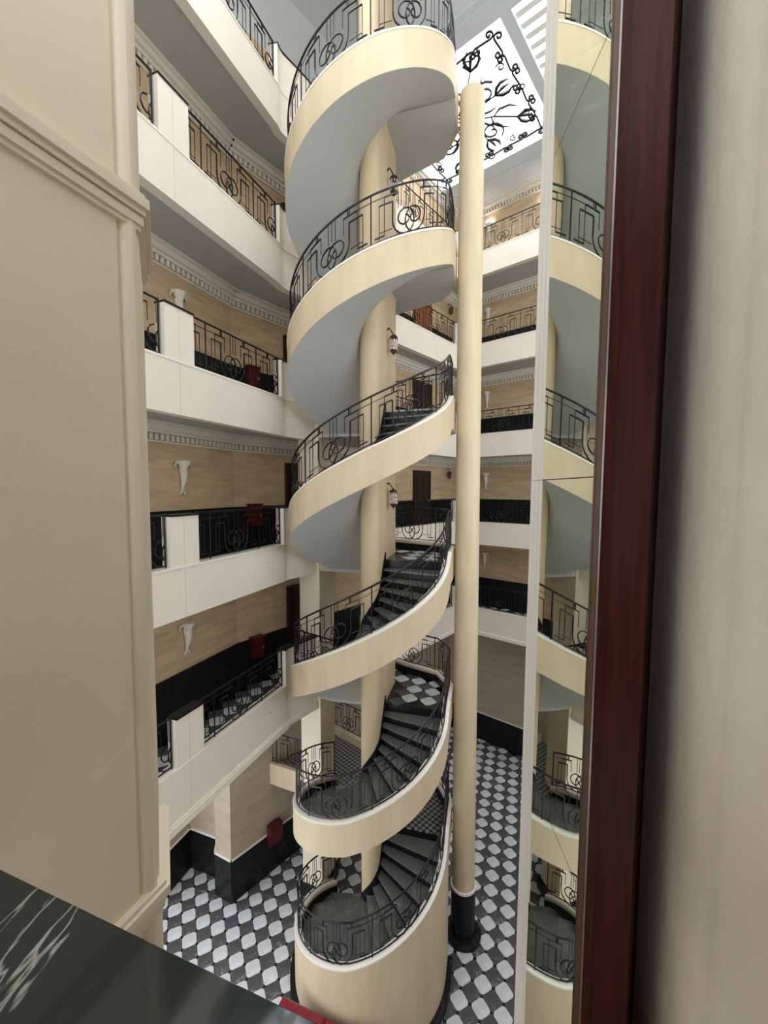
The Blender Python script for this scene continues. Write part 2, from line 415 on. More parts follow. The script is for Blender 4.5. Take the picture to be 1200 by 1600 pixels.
# square pillar behind the stair on the left
th = rad(20.8); d1 = (-cos(th), sin(th)); d2 = (sin(th), cos(th))
p0 = (-1.47, 9.36)
def pp(a, b): return (p0[0] + d1[0] * a + d2[0] * b, p0[1] + d1[1] * a + d2[1] * b)
t = thing('square_pillar', 'square cream pillar behind the left side of the staircase', 'column', (0, 0, 0))
MB().prism([pp(0, 0), pp(.52, 0), pp(.52, .69), pp(0, .69)], G + .3, 8.58).build('shaft', 'pier', t)
MB().prism([pp(-.06, -.06), pp(.58, -.06), pp(.58, .75), pp(-.06, .75)], G, G + .3).build('plinth', 'black', t)

# ------------------------------------------------------------------ galleries
WL = [(-6.64 + .38 * 2.9, 2.9), (-3.23, 8.97), pq(6.1, -8.3), pq(14.5, -8.3), pq(14.5, 2.5)]     # corridor wall line
FC = [lg(2.9), lg(8.2), (-1.98, 8.70), (-1.78, 9.02), (-1.52, 9.40)]                                     # left fascia line
def core_side():   # landing outline around the core, from the right nosing to the left foot
    return [right(TR), right(.42, RC), right(1.39, RC), left(1.39, RC), left(1.0, RC), outer(AL)]
def curve(pts, n=6):
    out = []
    P = [pts[0]] + pts + [pts[-1]]
    for i in range(1, len(P) - 2):
        for k in range(n):
            t_ = k / n; q = []
            for j in (0, 1):
                a, b, c_, e = P[i - 1][j], P[i][j], P[i + 1][j], P[i + 2][j]
                q.append(.5 * (2 * b + (c_ - a) * t_ + (2 * a - 5 * b + 4 * c_ - e) * t_ ** 2 + (3 * b - a - 3 * c_ + e) * t_ ** 3))
            out.append(tuple(q))
    out.append(pts[-1]); return out
endc = curve([lg(8.54), (-2.02, 8.72), (-1.80, 9.02), (-1.55, 9.37)], 5)
LPATH = [lg(2.9), lg(5.9), lg(6.4), lg(8.2)] + endc
LIN = offset_path([right(TR - .1), right(TR), right(1.15), (1.31, 9.45), (.62, 9.93), pq(8.0, -7.38)], .03)[1:-1]
def slab_poly():
    fin = offset_path(LPATH, .06)
    return WL + [pq(13.03, 2.5), pq(13.03, -7.41), pq(8.0, -7.41)] + LIN[::-1][:-1] + core_side2() + [(-1.55, 9.43)] + fin[::-1][1:]
def core_side2(): return [right(TR, R - .03), right(.42, RC - .02), right(1.39, RC - .02), left(1.39, RC - .02), left(1.0, RC - .02), outer(AL, R - .03)]
C_poly = [(-2.96, 10.23), pq(6.0, -8.7), pq(8.1, -8.7), LIN[3], LIN[2], LIN[1]] + core_side2() + [(-1.40, 9.55)]
names = {'B': 'first gallery', 'A': 'eye-level gallery', 'D': 'gallery one floor above', 'E': 'gallery two floors above', 'F': 'top gallery under the roof', 'C': 'low mezzanine'}
# tiles ---------------------------------------------------------------
TA = .288; HT = rad(63.7); E1 = (sin(HT), cos(HT)); E2 = (-cos(HT), sin(HT))
def octo(a, c):
    h = a / 2; k = c * .36; out = []
    for sx, sy, fl in ((1, -1, 0), (1, 1, 1), (-1, 1, 0), (-1, -1, 1)):
        q = [(sx * (h - c), sy * h), (sx * (h - k), sy * (h - k)), (sx * h, sy * (h - c))]
        out += q if not fl else q[::-1]
    return out
wt = MB().prism(octo(TA - .006, .052), 0, .010).mesh('tile', 'tw'); gt = MB().prism(octo(TA - .006, .026), 0, .008).mesh('tile', 'tg')
RT = math.atan2(E1[1], E1[0])
OFF = (.41 * TA, .42 * TA)
def inside(p, poly):
    r = False; j = len(poly) - 1
    for i in range(len(poly)):
        a, b = poly[i], poly[j]
        if (a[1] > p[1]) != (b[1] > p[1]) and p[0] < (b[0] - a[0]) * (p[1] - a[1]) / (b[1] - a[1]) + a[0]: r = not r
        j = i
    return r
def tiles(z, test, parent, limit, key):
    cand = []
    for i in range(-60, 80):
        for j in range(-10, 90):
            e1 = OFF[0] + (i + .5) * TA; e2 = OFF[1] + (j + .5) * TA
            x = E1[0] * e1 + E2[0] * e2; y = E1[1] * e1 + E2[1] * e2
            if not test((x, y)): continue
            cand.append((key(x, y), x, y, (i + j) % 2))
    cand.sort()
    for k, x, y, w in cand[:limit]: link('tile', wt if w else gt, parent, (x, y, z))
    for o in parent.children:
        if o.name.startswith('tile'): o.rotation_euler = (0, 0, RT)
    rest = cand[limit:]
    for w, nm in ((0, 'tg'), (1, 'tw')):
        mb = MB()
        for k, x, y, ww in rest:
            if ww != w: continue
            q = octo(TA - .006, .052 if w else .026); c_, s_ = cos(RT), sin(RT)
            mb.prism([(x + a * c_ - b * s_, y + a * s_ + b * c_) for a, b in q], z, z + (.010 if w else .008))
        if mb.v: mb.build('distant_tiles', nm, parent, kind='stuff')
# ground floor
gp = [(-8.5, 2.0), (-8.5, 11.5), pq(5.2, -12.5), pq(9, -12.5), pq(14.5, -8.7), pq(14.5, 2.5), (6.0, 1.5)]
fl = structure('floor', MB().prism(gp, G - .2, G), 'grout')
def vis(x, y):
    zc = y * cos(rad(3.25)) - G * sin(rad(3.25)); up = y * sin(rad(3.25)) + G * cos(rad(3.25)); px = 600 + 650 * x / zc; py = 800 - 650 * up / zc
    d = (0 if (255 < px < 475 and 1290 < py < 1610 and not (px > 360 and py < 1300)) or (700 < px < 822 and 1140 < py < 1620) or (500 < px < 570 and 1330 < py < 1440) else 50)
    return d + math.hypot(x, y) * .1
tiles(G, lambda p: inside(p, gp) and p[1] > 4.5 and math.hypot(p[0] - CX, p[1] - CY) > 1.2 and not (inside(p, [pq(5, -12.6), pq(5, -8.9), pq(14, -8.9), pq(14, -12.6)])), fl, 300, vis)

DW = .6
def wall_run(side, a, b, z0, z1, m='wall', dado=1.05, crown=True, flip=1):
    """one straight corridor wall with marble dado panels, ledge and dentil cornice; room is on the right of a->b"""
    L_ = math.hypot(b[0] - a[0], b[1] - a[1]); d = ((b[0] - a[0]) / L_, (b[1] - a[1]) / L_)
    w = structure('wall_' + side, MB().obox(a, d, 0, L_, 0, .18, z0, z1), m)
    n = max(1, round(L_ / DW)); pm = MB().box(0.004, L_ / n - .004, -.022, 0, 0, dado - .03).mesh('dado_panel', 'black')
    ang = math.atan2(d[1], d[0])
    for k in range(n): link('dado_panel', pm, w, (a[0] + d[0] * L_ * k / n, a[1] + d[1] * L_ * k / n, z0), ang)
    MB().obox(a, d, 0, L_, -.035, 0, z0 + dado - .03, z0 + dado).build('dado_ledge', 'black' if crown else 'cap', w)
    if crown:
        mb = MB(); mb.obox(a, d, 0, L_, -.05, 0, z1 - .34, z1 - .31); mb.obox(a, d, 0, L_, -.09, 0, z1 - .19, z1 - .14); mb.obox(a, d, 0, L_, -.16, 0, z1 - .14, z1 - .05); mb.obox(a, d, 0, L_, -.22, 0, z1 - .05, z1)
        mb.build('cornice', 'plaster', w)
        mb = MB(); k = int(L_ / .11)
        for j in range(k): mb.obox(a, d, j * L_ / k, j * L_ / k + .06, -.08, 0, z1 - .30, z1 - .20)
        mb.build('dentil', 'plaster', w, kind='stuff')
    return w
def fascia_wall(nm, path, z, spans, side_pilasters=True, foot=.48, flip=False):
    """kerb/fascia all along, full-height solid parts given as spans of path points"""
    w = MB(); strip(w, path, z - foot, z + .27, 0, .17); o = structure(nm, w, 'fascia', 30)
    s = MB(); strip(s, path, z + .27, z + .30, -.01, .19); s.build('sill', 'cap', o, 30)
    for sp in spans:
        w = MB(); strip(w, sp, z + .30, z + 1.04, 0, .17); w.build('solid_parapet', 'fascia', o, 30)
        w = MB(); strip(w, sp, z + 1.04, z + 1.07, -.015, .185); w.build('marble_cap', 'black', o, 30)
    return o
lab_lev = {'B': 'gallery one floor below eye level', 'A': 'gallery at eye level', 'D': 'gallery one floor up', 'E': 'gallery two floors up', 'F': 'top gallery'}
def stations(a, b, z, n=30): return [(a[0] + (b[0] - a[0]) * i / n, a[1] + (b[1] - a[1]) * i / n, z) for i in range(n + 1)]
for L in 'BADEF':
    z = LEV[L]; top = (CEIL if L == 'F' else z + 3.0 - .42)
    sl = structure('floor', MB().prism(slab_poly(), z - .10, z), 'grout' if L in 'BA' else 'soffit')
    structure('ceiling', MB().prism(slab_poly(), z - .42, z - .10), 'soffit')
    if L in 'BA':
        sp = slab_poly()
        def tst(p, sp=sp):
            if not inside(p, sp): return False
            return all(inside((p[0] + dx, p[1] + dy), sp) for dx, dy in ((.12, 0), (-.12, 0), (0, .12), (0, -.12)))
        def key(x, y): return math.hypot(x, y - 5) + (0 if (x < -1.6 or (y > 7.5 and x > -.3 and x < 1.6)) else 30)
        tiles(z, tst, sl, 150 if L == 'B' else 70, key)
    # walls
    lt = 9.70 if L == 'F' else top
    wl_ = [wall_run('left', WL[0], WL[1], z, lt, crown=L != 'F'), wall_run('left', WL[1], WL[2], z, lt, crown=L != 'F')]
    if L == 'F':                                   # plain plaster cove between the top corridor wall and the ceiling
        wp = WL[:3] + [pq(9.0, -8.3)]; a_ = offset_path(wp, -.0); b_ = offset_path(wp, -.75)
        MB().sweep([[(*a_[i], 9.68), (*offset_path(wp, -.25)[i], 10.02), (*b_[i], CEIL + .01), (*a_[i], CEIL + .01)] for i in range(len(wp))]).build('cove', 'ceil', wl_[1], 60)
    wall_run('back', WL[2], WL[3], z, top); wall_run('right', WL[3], WL[4], z, top)
    # left fascia with its two openings
    fo = .48
    ow = fascia_wall('gallery_fascia', LPATH, z, [[lg(2.9), lg(3.6)], [lg(5.93), lg(6.42)], endc], foot=.63 if L == 'B' else .48)
    MB().obox(lg(6.155), (sin(th), cos(th)), -.0015, .0015, -.002, .1, z - fo, z + 1.03).build('control_joint', 'wall', ow)
    if L == 'B':
        m_ = MB(); strip(m_, LPATH, z - .63, z - .52, -.04, .18); strip(m_, LPATH, z - .52, z - .48, -.02, .18); m_.build('lower_moulding', 'fascia', ow, 30)
    railing('gallery_railing', 'scroll railing in the nearer opening of the left ' + lab_lev[L], stations(lg(3.62, .08), lg(5.92, .08), z + .30), 1.22, 'gallery railings')
    railing('gallery_railing', 'scroll railing between solid parapets on the left ' + lab_lev[L], stations(lg(6.43, .08), lg(8.53, .08), z + .30), .93, 'gallery railings')
    # back and right fascias
    bp = [pq(8.0, -7.38), pq(13.0, -7.38), pq(13.0, 2.5)]
    ow = fascia_wall('gallery_fascia', bp, z, [[pq(12.62, -7.38), pq(13.0, -7.38), pq(13.0, -6.95)], [pq(8.0, -7.38), pq(8.3, -7.38)], [pq(13.0, -1.2), pq(13.0, -.6)]], foot=.63 if L == 'B' else .48)
    if L == 'B':
        m_ = MB(); strip(m_, bp, z - .63, z - .52, -.04, .18); m_.build('lower_moulding', 'fascia', ow)
    railing('gallery_railing', 'scroll railing between stair core and column, back ' + lab_lev[L], stations(pq(8.32, -7.46), pq(12.60, -7.46), z + .30, 40), .7, 'gallery railings')
    railing('gallery_railing', 'scroll railing right of the round column, ' + lab_lev[L], stations(pq(13.08, -6.93), pq(13.08, -1.22), z + .30, 40), .95, 'gallery railings')
# mezzanine at C
z = LEV['C']
structure('floor', MB().prism(C_poly, z - .10, z), 'mosaic'); structure('ceiling', MB().prism(C_poly, z - .42, z - .10), 'soffit')
cp = [(-2.98, 10.17), (-1.48, 9.52)]
w = MB(); strip(w, cp, z - .42, z + .12, 0, .14); structure('gallery_fascia', w, 'stair')
railing('gallery_railing', 'short wrought iron railing on the dark mezzanine bridge behind the left pillar', stations(*[(q[0] + .02, q[1] + .07) for q in cp], z + .12, 12), .9, 'gallery railings')
w = MB(); strip(w, [(.62, 9.93), pq(8.1, -8.7)][::1], z - .42, z + .22, 0, .14); structure('gallery_fascia', w, 'stair')
railing('gallery_railing', 'wrought iron railing at the far edge of the mezzanine floor, seen between pillar and core', stations(pq(8.03, -7.5), pq(8.03, -8.65), z + .22, 10), .55, 'gallery railings')
# landing kerbs on every level
for L in 'CBADEF':
    z = LEV[L]; path = [right(TR), right(1.15), (1.31, 9.45), (.62, 9.93)] + ([pq(8.0, -7.38)])
    w = MB(); strip(w, path, z - .41, z + .19, 0, TW); o = structure('landing_kerb', w, 'stair', 30)
    w = MB(); strip(w, path, z + .185, z + .22, -.008, TW + .008); w.build('kerb_cap', 'cap', o, 30)
    w = MB(); strip(w, path, z, z + .15, TW, TW + .02); w.build('skirting', 'black', o, 30)
    if L != 'C':
        w = MB(); strip(w, [outer(AL), (-1.50, 9.40)], z - .41, z + .22, -.12, 0); structure('landing_kerb', w, 'stair')

# ------------------------------------------------------------------ ground floor walls
def gw(side, a, b, z1=LEV['B'] - .42): return wall_run(side, a, b, G, z1, 'gwall', 1.08, False)
gw('back', (-3.59, 9.29), pq(14.5, -8.7)); gw('right', pq(14.5, -8.7), pq(14.5, 2.5))
gw('left', (-4.05, 9.52), (-3.59, 9.29)); gw('left', (-4.16, 9.93), (-4.05, 9.52)); gw('left', (-5.0, 10.25), (-4.16, 9.93)); gw('left', (-5.3, 9.3), (-5.0, 10.25)); gw('left', (-8.5, 9.8), (-5.3, 9.3))

structure('trim_1', MB().prism([(-3.60, 9.262), (-3.555, 9.285), (-3.59, 9.30)], G, G + 1.08), 'black'); structure('trim_2', MB().prism([(-4.075, 9.50), (-4.04, 9.495), (-4.05, 9.53)], G, G + 1.08), 'black')
# unseen facades below the viewer and to the right, added to cut low side light
structure('wall_front', MB().box(-2.4, 6.2, .05, .25, G, -1.9), 'gwall'); structure('wall_right', MB().prism([(6.0, .25), (6.2, .25), pq(14.5, 2.6), pq(14.5, 2.4)], G, -1.5), 'gwall')
structure('wall_right', MB().prism([(6.0, .25), (6.2, .25), pq(14.5, 2.6), pq(14.5, 2.4)], 5.6, CEIL), 'wall')  # unseen upper wall, added to dim the highest stair band
# ------------------------------------------------------------------ ceiling with roof openings
P0, P1, Q0, Q1, Q2 = 9.08, 12.85, -8.07, -4.30, -4.05
w = MB()
def crect(p0_, p1_, q0_, q1_, z0=CEIL, z1=CEIL + .35): w.prism([pq(p0_, q0_), pq(p1_, q0_), pq(p1_, q1_), pq(p0_, q1_)], z0, z1)
crect(P1, 16, -13, 6); crect(8.0, P0, -13, 6); crect(P0, P1, -13, Q0); crect(P0, P1, Q1, Q2); crect(P0, P1, 0.2, 6)
crect(5.2, 8.0, -13, 6); crect(1.4, 5.2, -13, -7.1); crect(1.4, 5.2, -3.3, -2.7); crect(1.4, 5.2, 1.2, 6); crect(-4, 1.4, -13, 6)
ce = structure('ceiling', w, 'ceil')
for a, b, c, d in ROOF:
    g = MB(); g.prism([pq(a - .05, c - .05), pq(b + .05, c - .05), pq(b + .05, d + .05), pq(a - .05, d + .05)], CEIL + .36, CEIL + .38); g.build('skylight_glazing', 'sky', ce)  # glowing panes; the last one lights the added, unseen opening
w = MB()
for d_, h_ in ((.42, .03), (.62, .06)):
    for a, b in (((P0 - d_, Q0 - d_), (P1 + d_, Q0 - d_)), ((P1 + d_, Q0 - d_), (P1 + d_, .2 + d_)), ((P0 - d_, Q0 - d_), (P0 - d_, .2 + d_))):
        A, B = pq(*a), pq(*b); l = math.hypot(B[0] - A[0], B[1] - A[1]); w.obox(A, ((B[0] - A[0]) / l, (B[1] - A[1]) / l), 0, l, -.02, .02, CEIL - h_ * .4, CEIL)
w.build('ceiling_moulding', 'ceil', ce)
# louvres: slats along q
lv = thing('louvre_roof', 'white louvred roof panel of parallel slats right of the glazed skylight', 'roof', (0, 0, CEIL))
n = 0; p = 9.33
while p < 12.7:
    if not 11.30 < p < 11.75:
        A = pq(p, Q2 + .02); MB().obox(A, QX, 0, 4.2, -.07, .07, .05, .20).build('slat', 'white', lv)
    p += .29
A = pq(11.52, Q2 + .02); MB().obox(A, QX, 0, 4.2, -.17, .17, .04, .2).build('cross_beam', 'white', lv)
# skylight grille
def grille(P0, P1, Q0, Q1, lab):
    gr = thing('skylight_grille', lab, 'grille', (0, 0, CEIL))
    def gpt(p, q, z=.06): x, y = pq(p, q); return (x, y, z)
    def spiral(cp_, cq_, r0, a0, turns, sg=1, n=16): return [(cp_ + r0 * (1 - .82 * k / n) * cos(a0 + sg * turns * 2 * pi * k / n), cq_ + r0 * (1 - .82 * k / n) * sin(a0 + sg * turns * 2 * pi * k / n)) for k in range(n + 1)]
    def bar(pts, r): MB().tube([gpt(*q) for q in pts], r, 4).build('scroll', 'iron', gr)
    def wave(e0, e1):
        """running S-scroll frieze between two corners"""
        L_ = math.hypot(e1[0] - e0[0], e1[1] - e0[1]); d = ((e1[0] - e0[0]) / L_, (e1[1] - e0[1]) / L_); nn = (-d[1], d[0]); k = 6; s = L_ / k; Z = .03
        for i in range(k):
            c0 = (e0[0] + d[0] * s * (i + .5), e0[1] + d[1] * s * (i + .5))
            pts = []
            sg = 1 if i % 2 else -1
            a = spiral(-.19, .09 * sg, .105, -sg * pi / 2, 1.2, -sg)[::-1]; b = [(-.19 + .38 * j / 6, (-.015 + .03 * j / 6) * sg) for j in range(1, 6)]; c2 = spiral(.19, -.09 * sg, .105, sg * pi / 2, 1.2, -sg)
            for (x, y) in a + b + c2: pts.append((c0[0] + d[0] * x + nn[0] * y, c0[1] + d[1] * x + nn[1] * y))
            bar(pts, Z)
    ins = .3
    cs = [(P0 + ins, Q0 + ins), (P1 - ins, Q0 + ins), (P1 - ins, Q1 - ins), (P0 + ins, Q1 - ins)]
    for i in range(4): wave(cs[i], cs[(i + 1) % 4])
    def flower(cp_, cq_, ang, s=1.0):
        def tr(x, y): return (cp_ + s * (x * cos(ang) - y * sin(ang)), cq_ + s * (x * sin(ang) + y * cos(ang)))
        mb = MB()
        for pl, r in (([(-.9, 0), (-.45, .05), (0, 0)], .022), ([(0, 0), (.10, .10), (.20, .13), (.34, .08)], [.03, .05, .045, .012]), ([(0, 0), (.10, -.10), (.20, -.13), (.34, -.08)], [.03, .05, .045, .012]), ([(.0, 0), (.16, .02), (.3, 0)], [.018, .045, .01]),
                      ([(-.45, .05), (-.38, .2), (-.2, .27), (-.06, .24)], [.02, .035, .03, .01]), ([(-.5, .04), (-.42, -.12), (-.25, -.2), (-.1, -.2)], [.02, .035, .03, .01])):
            mb.tube([gpt(*tr(*q)) for q in pl], r, 5)
        mb.build('flower', 'iron', gr)
    cm = ((P0 + P1) / 2, (Q0 + Q1) / 2)
    for k in range(8):
        a = k * pi / 4 + .2; rr = 1.0 if k % 2 == 0 else 1.42
        flower(cm[0] + rr * cos(a), cm[1] + rr * sin(a), a, 1.45)
    for k in range(4):
        a = k * pi / 2 + .5
        bar([(cm[0] + .9 * cos(a) + x, cm[1] + .9 * sin(a) + y) for x, y in spiral(0, 0, .34, a, 1.4)], .03)
    for k in range(12):
        a = k * pi / 6; bar([(cm[0] + 1.62 * cos(a) + x, cm[1] + 1.62 * sin(a) + y) for x, y in spiral(0, 0, .12, a + 2, 1.2, 1 if k % 2 else -1)], .02)
grille(P0, P1, Q0, Q1, 'black wrought iron scroll grille under the square white skylight beside the column top')
grille(*ROOF[2], 'second scroll grille under the roof glazing, seen mirrored in the marble counter')

# ------------------------------------------------------------------ near pier on the left
def np_(y, off=0): return (-1.716 + .38 * y - off * .935, y + off * .355)
w = MB()
prof_ = [np_(.42), np_(1.715), np_(1.722, .012), np_(1.732, .012), np_(1.737, -.004), np_(1.748, -.016), np_(1.765, -.022), np_(1.782, -.018), np_(1.792, -.006), np_(1.796, .004), np_(1.80, .004)]
ch = rad(-28.6); e = np_(1.81, .002)
far = [(e[0] + sin(ch) * .02, e[1] + cos(ch) * .02), (e[0] + sin(ch) * .58, e[1] + cos(ch) * .58)]
w.prism(prof_ + far + [(-2.6, 2.5), (-3.0, .42)], G, CEIL)
pr_ = structure('wall_left', w, 'pier', 30)
for zz in (1.07, -1.93, 4.07, -4.93):
    base = [np_(.42), np_(1.80), (e[0] + sin(ch) * .50, e[1] + cos(ch) * .50)]
    m_ = MB()
    for z0, z1, d in ((0, .02, -.016), (.02, .055, -.026), (.06, .085, -.036), (.085, .125, -.05), (.125, .145, -.034)):
        strip(m_, base, zz + z0, zz + z1, 0.05, d)
    m_.build('moulding', 'pier', pr_)
# our own parapet with its marble top
h = .40
def onp(px, py, z):
    a = (px - 600) / 650; b = -(py - 800) / 650; P = rad(3.25); d = (a, cos(P) + b * sin(P), -sin(P) + b * cos(P)); t_ = z / d[2]; return (d[0] * t_, d[1] * t_)
A = onp(0, 1357, -h); B = onp(500, 1600, -h)
l = math.hypot(B[0] - A[0], B[1] - A[1]); d = ((B[0] - A[0]) / l, (B[1] - A[1]) / l)
t = thing('marble_counter', 'polished dark green-black marble parapet top along the bottom left, nearest the viewer', 'countertop', (0, 0, 0))
sec = []
for s in (-1.15, 1.05):
    pt = lambda wd, z: (A[0] + d[0] * s + d[1] * wd, A[1] + d[1] * s - d[0] * wd, z)
    sec.append([pt(0.0, -h - .035), pt(-.001, -h - .012), pt(.0, -h - .001), pt(.001, -h), pt(.62, -h), pt(.62, -h - .04)])
MB().sweep(sec).build('slab', 'counter', t)
structure('parapet', MB().obox(A, d, -1.1, 1.05, -.58, -.03, -1.45, -h - .041), 'pier')
structure('floor', MB().box(-3.2, 2.2, -2.5, .05, -1.6, -1.45), 'tg')
structure('ceiling', MB().box(-3.2, 2.2, -2.5, .36, 1.16, 1.5), 'soffit')  # ceiling of the unseen gallery behind, added to cut light from the rear
structure('wall_front', MB().box(-.3, 2.2, -2.7, -2.5, -1.6, 1.5).box(-3.2, -2.6, -2.7, -2.5, -1.6, 1.5).box(-2.6, -.3, -2.7, -2.5, -1.6, -.6), 'wall')  # unseen rear wall, its gap added to light the right-hand plaster
structure('wall_left', MB().box(-3.3, -3.2, -2.7, .0, -1.6, -.5), 'wall')  # unseen, kept low so added light from the left reaches the right wall

# ------------------------------------------------------------------ glazed screen on the right
SH = .012
gdir = (sin(rad(3.3)), cos(rad(3.3)))
def gl(y, off=0): return (.86 + .058 * y + off, y)
t = thing('glass_screen', 'tall mirror-tinted glass screen with a white frame reflecting the staircase', 'window', (0, 0, 0))
js = [-6.2, -3.95, -1.95, .053, 2.02, 4.0, 6.2]
for a, b in zip(js, js[1:]):
    MB().prism([gl(1.86), gl(2.67), gl(2.67, .01), gl(1.86, .01)], a + .003, b - .003, shear=SH).build('pane', 'glass', t)
# thin dark joints
for a in js[1:-1]: MB().prism([gl(1.86, .001), gl(2.67, .001), gl(2.67, .009), gl(1.86, .009)], a - .0028, a + .0028, shear=SH).build('pane_joint', 'iron', t)
# white post: fluted profile
s0 = (1.0165, 2.672); s1 = (1.046, 2.965); l_ = math.hypot(s1[0] - s0[0], s1[1] - s0[1]); dd = math.atan2(s1[0] - s0[0], s1[1] - s0[1])
fl_ = []
for k in range(16):
    q = l_ * k / 15; b_ = (.006 if k % 5 in (1, 2) else 0); fl_.append((s0[0] + sin(dd) * q + cos(dd) * b_, s0[1] + cos(dd) * q - sin(dd) * b_))
fl_ += [(1.10, 2.96), (1.08, 2.68)]
for a, b in ((-6.2, .052), (.055, 6.2)): MB().prism(fl_, a, b, shear=SH).build('white_post', 'white', t, 20)
# back panel of the shaft behind the glass
structure('wall_right', MB().prism([(1.45, 1.2), (1.75, 3.4), (1.85, 3.4), (1.55, 1.2)], -6.4, 6.4), 'rwall')
# oxblood frame
t = thing('window_frame', 'dark oxblood painted upright frame between glass screen and rough wall', 'window frame', (0, 0, 0))
MB().prism([(.692, 1.272), (.790, 1.232), (1.04, 1.585), (1.2, 1.585), (1.2, 1.66), (.86, 1.66)], -3.6, 3.6, shear=SH).build('upright', 'frame', t)
MB().prism([(.648, 1.275), (.6585, 1.268), (.664, 1.286), (.655, 1.294)], -3.6, 3.6, shear=SH).build('outer_bead', 'frame2', t)
MB().prism([(.6590, 1.2665), (.6635, 1.2635), (.669, 1.287), (.664, 1.289)], -3.6, 3.6, shear=SH).build('gasket', 'steel', t)
MB().prism([(.6645, 1.268), (.691, 1.262), (.80, 1.50), (.76, 1.50)], -3.6, 3.6, shear=SH).build('inner_stile', 'frame', t)
MB().prism([(.650, 1.296), (.661, 1.290), (.98, 1.90), (.968, 1.905)], -3.6, 3.6, shear=SH).build('reveal_strip', 'frame2', t)
# rough wall at far right: recess shape made up so it shades off towards the frame
w = MB(); pa = [(.80, -2.5), (.80, -.3), (.81, .80), (.825, .98), (.843, 1.08), (.875, 1.17), (.93, 1.30), (.985, 1.43), (1.03, 1.54), (1.05, 1.60)]
pa = curve(pa, 4)
w.prism([(x, y) for x, y in pa] + [(1.3, 1.62), (1.3, -2.5)], -3.6, 3.6, shear=SH)
structure('wall_right', w, 'rwall', 30)

# ------------------------------------------------------------------ doors on the galleries
def door(a_p, b_p, z, m, lab, q=-8.3):
    t = thing('gallery_door', lab, 'door', (*pq(a_p, q), z), math.atan2(PX[1], PX[0]), 'doors on the galleries'); W_ = b_p - a_p
    MB().box(0, W_, -.07, -.02, 0, 2.0).build('leaf', m, t)
    mb = MB(); mb.box(-.06, 0, -.09, 0, 0, 2.06); mb.box(W_, W_ + .06, -.09, 0, 0, 2.06); mb.box(0, W_, -.09, 0, 2.0, 2.06); mb.build('frame', m, t)
    for x0, x1 in ((.08, W_ / 2 - .03), (W_ / 2 + .03, W_ - .08)):
        for z0_, z1_ in ((.15, .85), (.98, 1.85)): MB().box(x0, x1, -.085, -.068, z0_, z1_).build('panel', m, t)
    MB().lathe((W_ - .09, -.11), [(0, 1.0), (.03, 1.01), (.03, 1.06), (0, 1.07)], 10).build('handle', 'brass', t)
for L, m, s in (('E', 'wood', 'reddish wooden panelled door on the back gallery two floors up'), ('D', 'dark', 'dark door behind the potted plant on the back gallery one floor up'),
                ('A', 'dark', 'dark brown door on the back gallery at eye level'), ('B', 'dark', 'dark door on the back wall of the lowest gallery')): door(11.45, 12.3, LEV[L], M and m, s)
for L, s in (('F', 'dark tall door at the far end of the top left gallery'), ('E', 'dark tall door at the far end of the left gallery two floors up'), ('D', 'dark tall door at the far end of the left gallery one floor up'),
             ('A', 'dark tall door at the far end of the left gallery at eye level'), ('B', 'black tall door at the far end of the lowest left gallery')): door(6.22, 7.1, LEV[L], 'dark', s)
door(7.0, 8.0, G, 'pot', 'black doorway in the ground floor wall under the mezzanine bridge', -8.7)

# ------------------------------------------------------------------ wall ornaments, cabinets, lamps
orn_mesh = None
def ornament(x, y, z, rz, lab):
    """white plaster torch: scalloped bowl over a tapering twisted tail"""
    t = thing('plaster_wall_lamp', lab, 'wall lamp', (x, y, z), rz, 'white plaster torch lamps on the gallery walls')
    MB().lathe((0, -.07), [(0, .02), (.05, .0), (.10, .10), (.13, .17), (.11, .16), (0, .12)], 12).build('bowl', 'plaster', t, 50)
    MB().tube([(0, -.05, .05), (.01, -.06, -.08), (0, -.05, -.22), (-.005, -.03, -.33), (0, -.02, -.40)], [.075, .07, .045, .025, .01], 8).build('tail', 'plaster', t, 60)
    for sg in (-1, 1):
        MB().tube([(sg * .09, -.06, .15), (sg * .16, -.05, .13), (sg * .17, -.04, .05), (sg * .12, -.04, .03)], [.03, .028, .02, .008], 6).build('volute', 'plaster', t, 60)
        MB().tube([(0, -.025, -.34), (sg * .04, -.025, -.41), (sg * .065, -.025, -.45)], [.018, .020, .008], 5).build('tail_tip', 'plaster', t, 60)
    return t
wd = (WL[1][0] - WL[0][0], WL[1][1] - WL[0][1]); wl = math.hypot(*wd); wd = (wd[0] / wl, wd[1] / wl)
for L in 'BADEF':
    for s in (3.9, 5.1):
        q = (WL[0][0] + wd[0] * s, WL[0][1] + wd[1] * s)
        ornament(q[0], q[1], LEV[L] + 1.78, math.atan2(wd[1], wd[0]), ('farther' if s > 4.5 else 'nearer') + ' plaster torch lamp on left wall, ' + lab_lev[L])
    for q_, w_ in ((-7.15, 'beside the round column'), (-5.15, 'beside the white post')):
        c_ = pq(14.5, q_); t = ornament(c_[0], c_[1], LEV[L] + 1.85, math.atan2(QX[1], QX[0]), 'plaster torch lamp ' + w_ + ', ' + lab_lev[L])
        if L == 'F': MB().lathe((0, -.08), [(0, .16), (.07, .18), (.09, .24), (.05, .30), (0, .31)], 10).build('lit_bulb', 'bulb', t, 60)
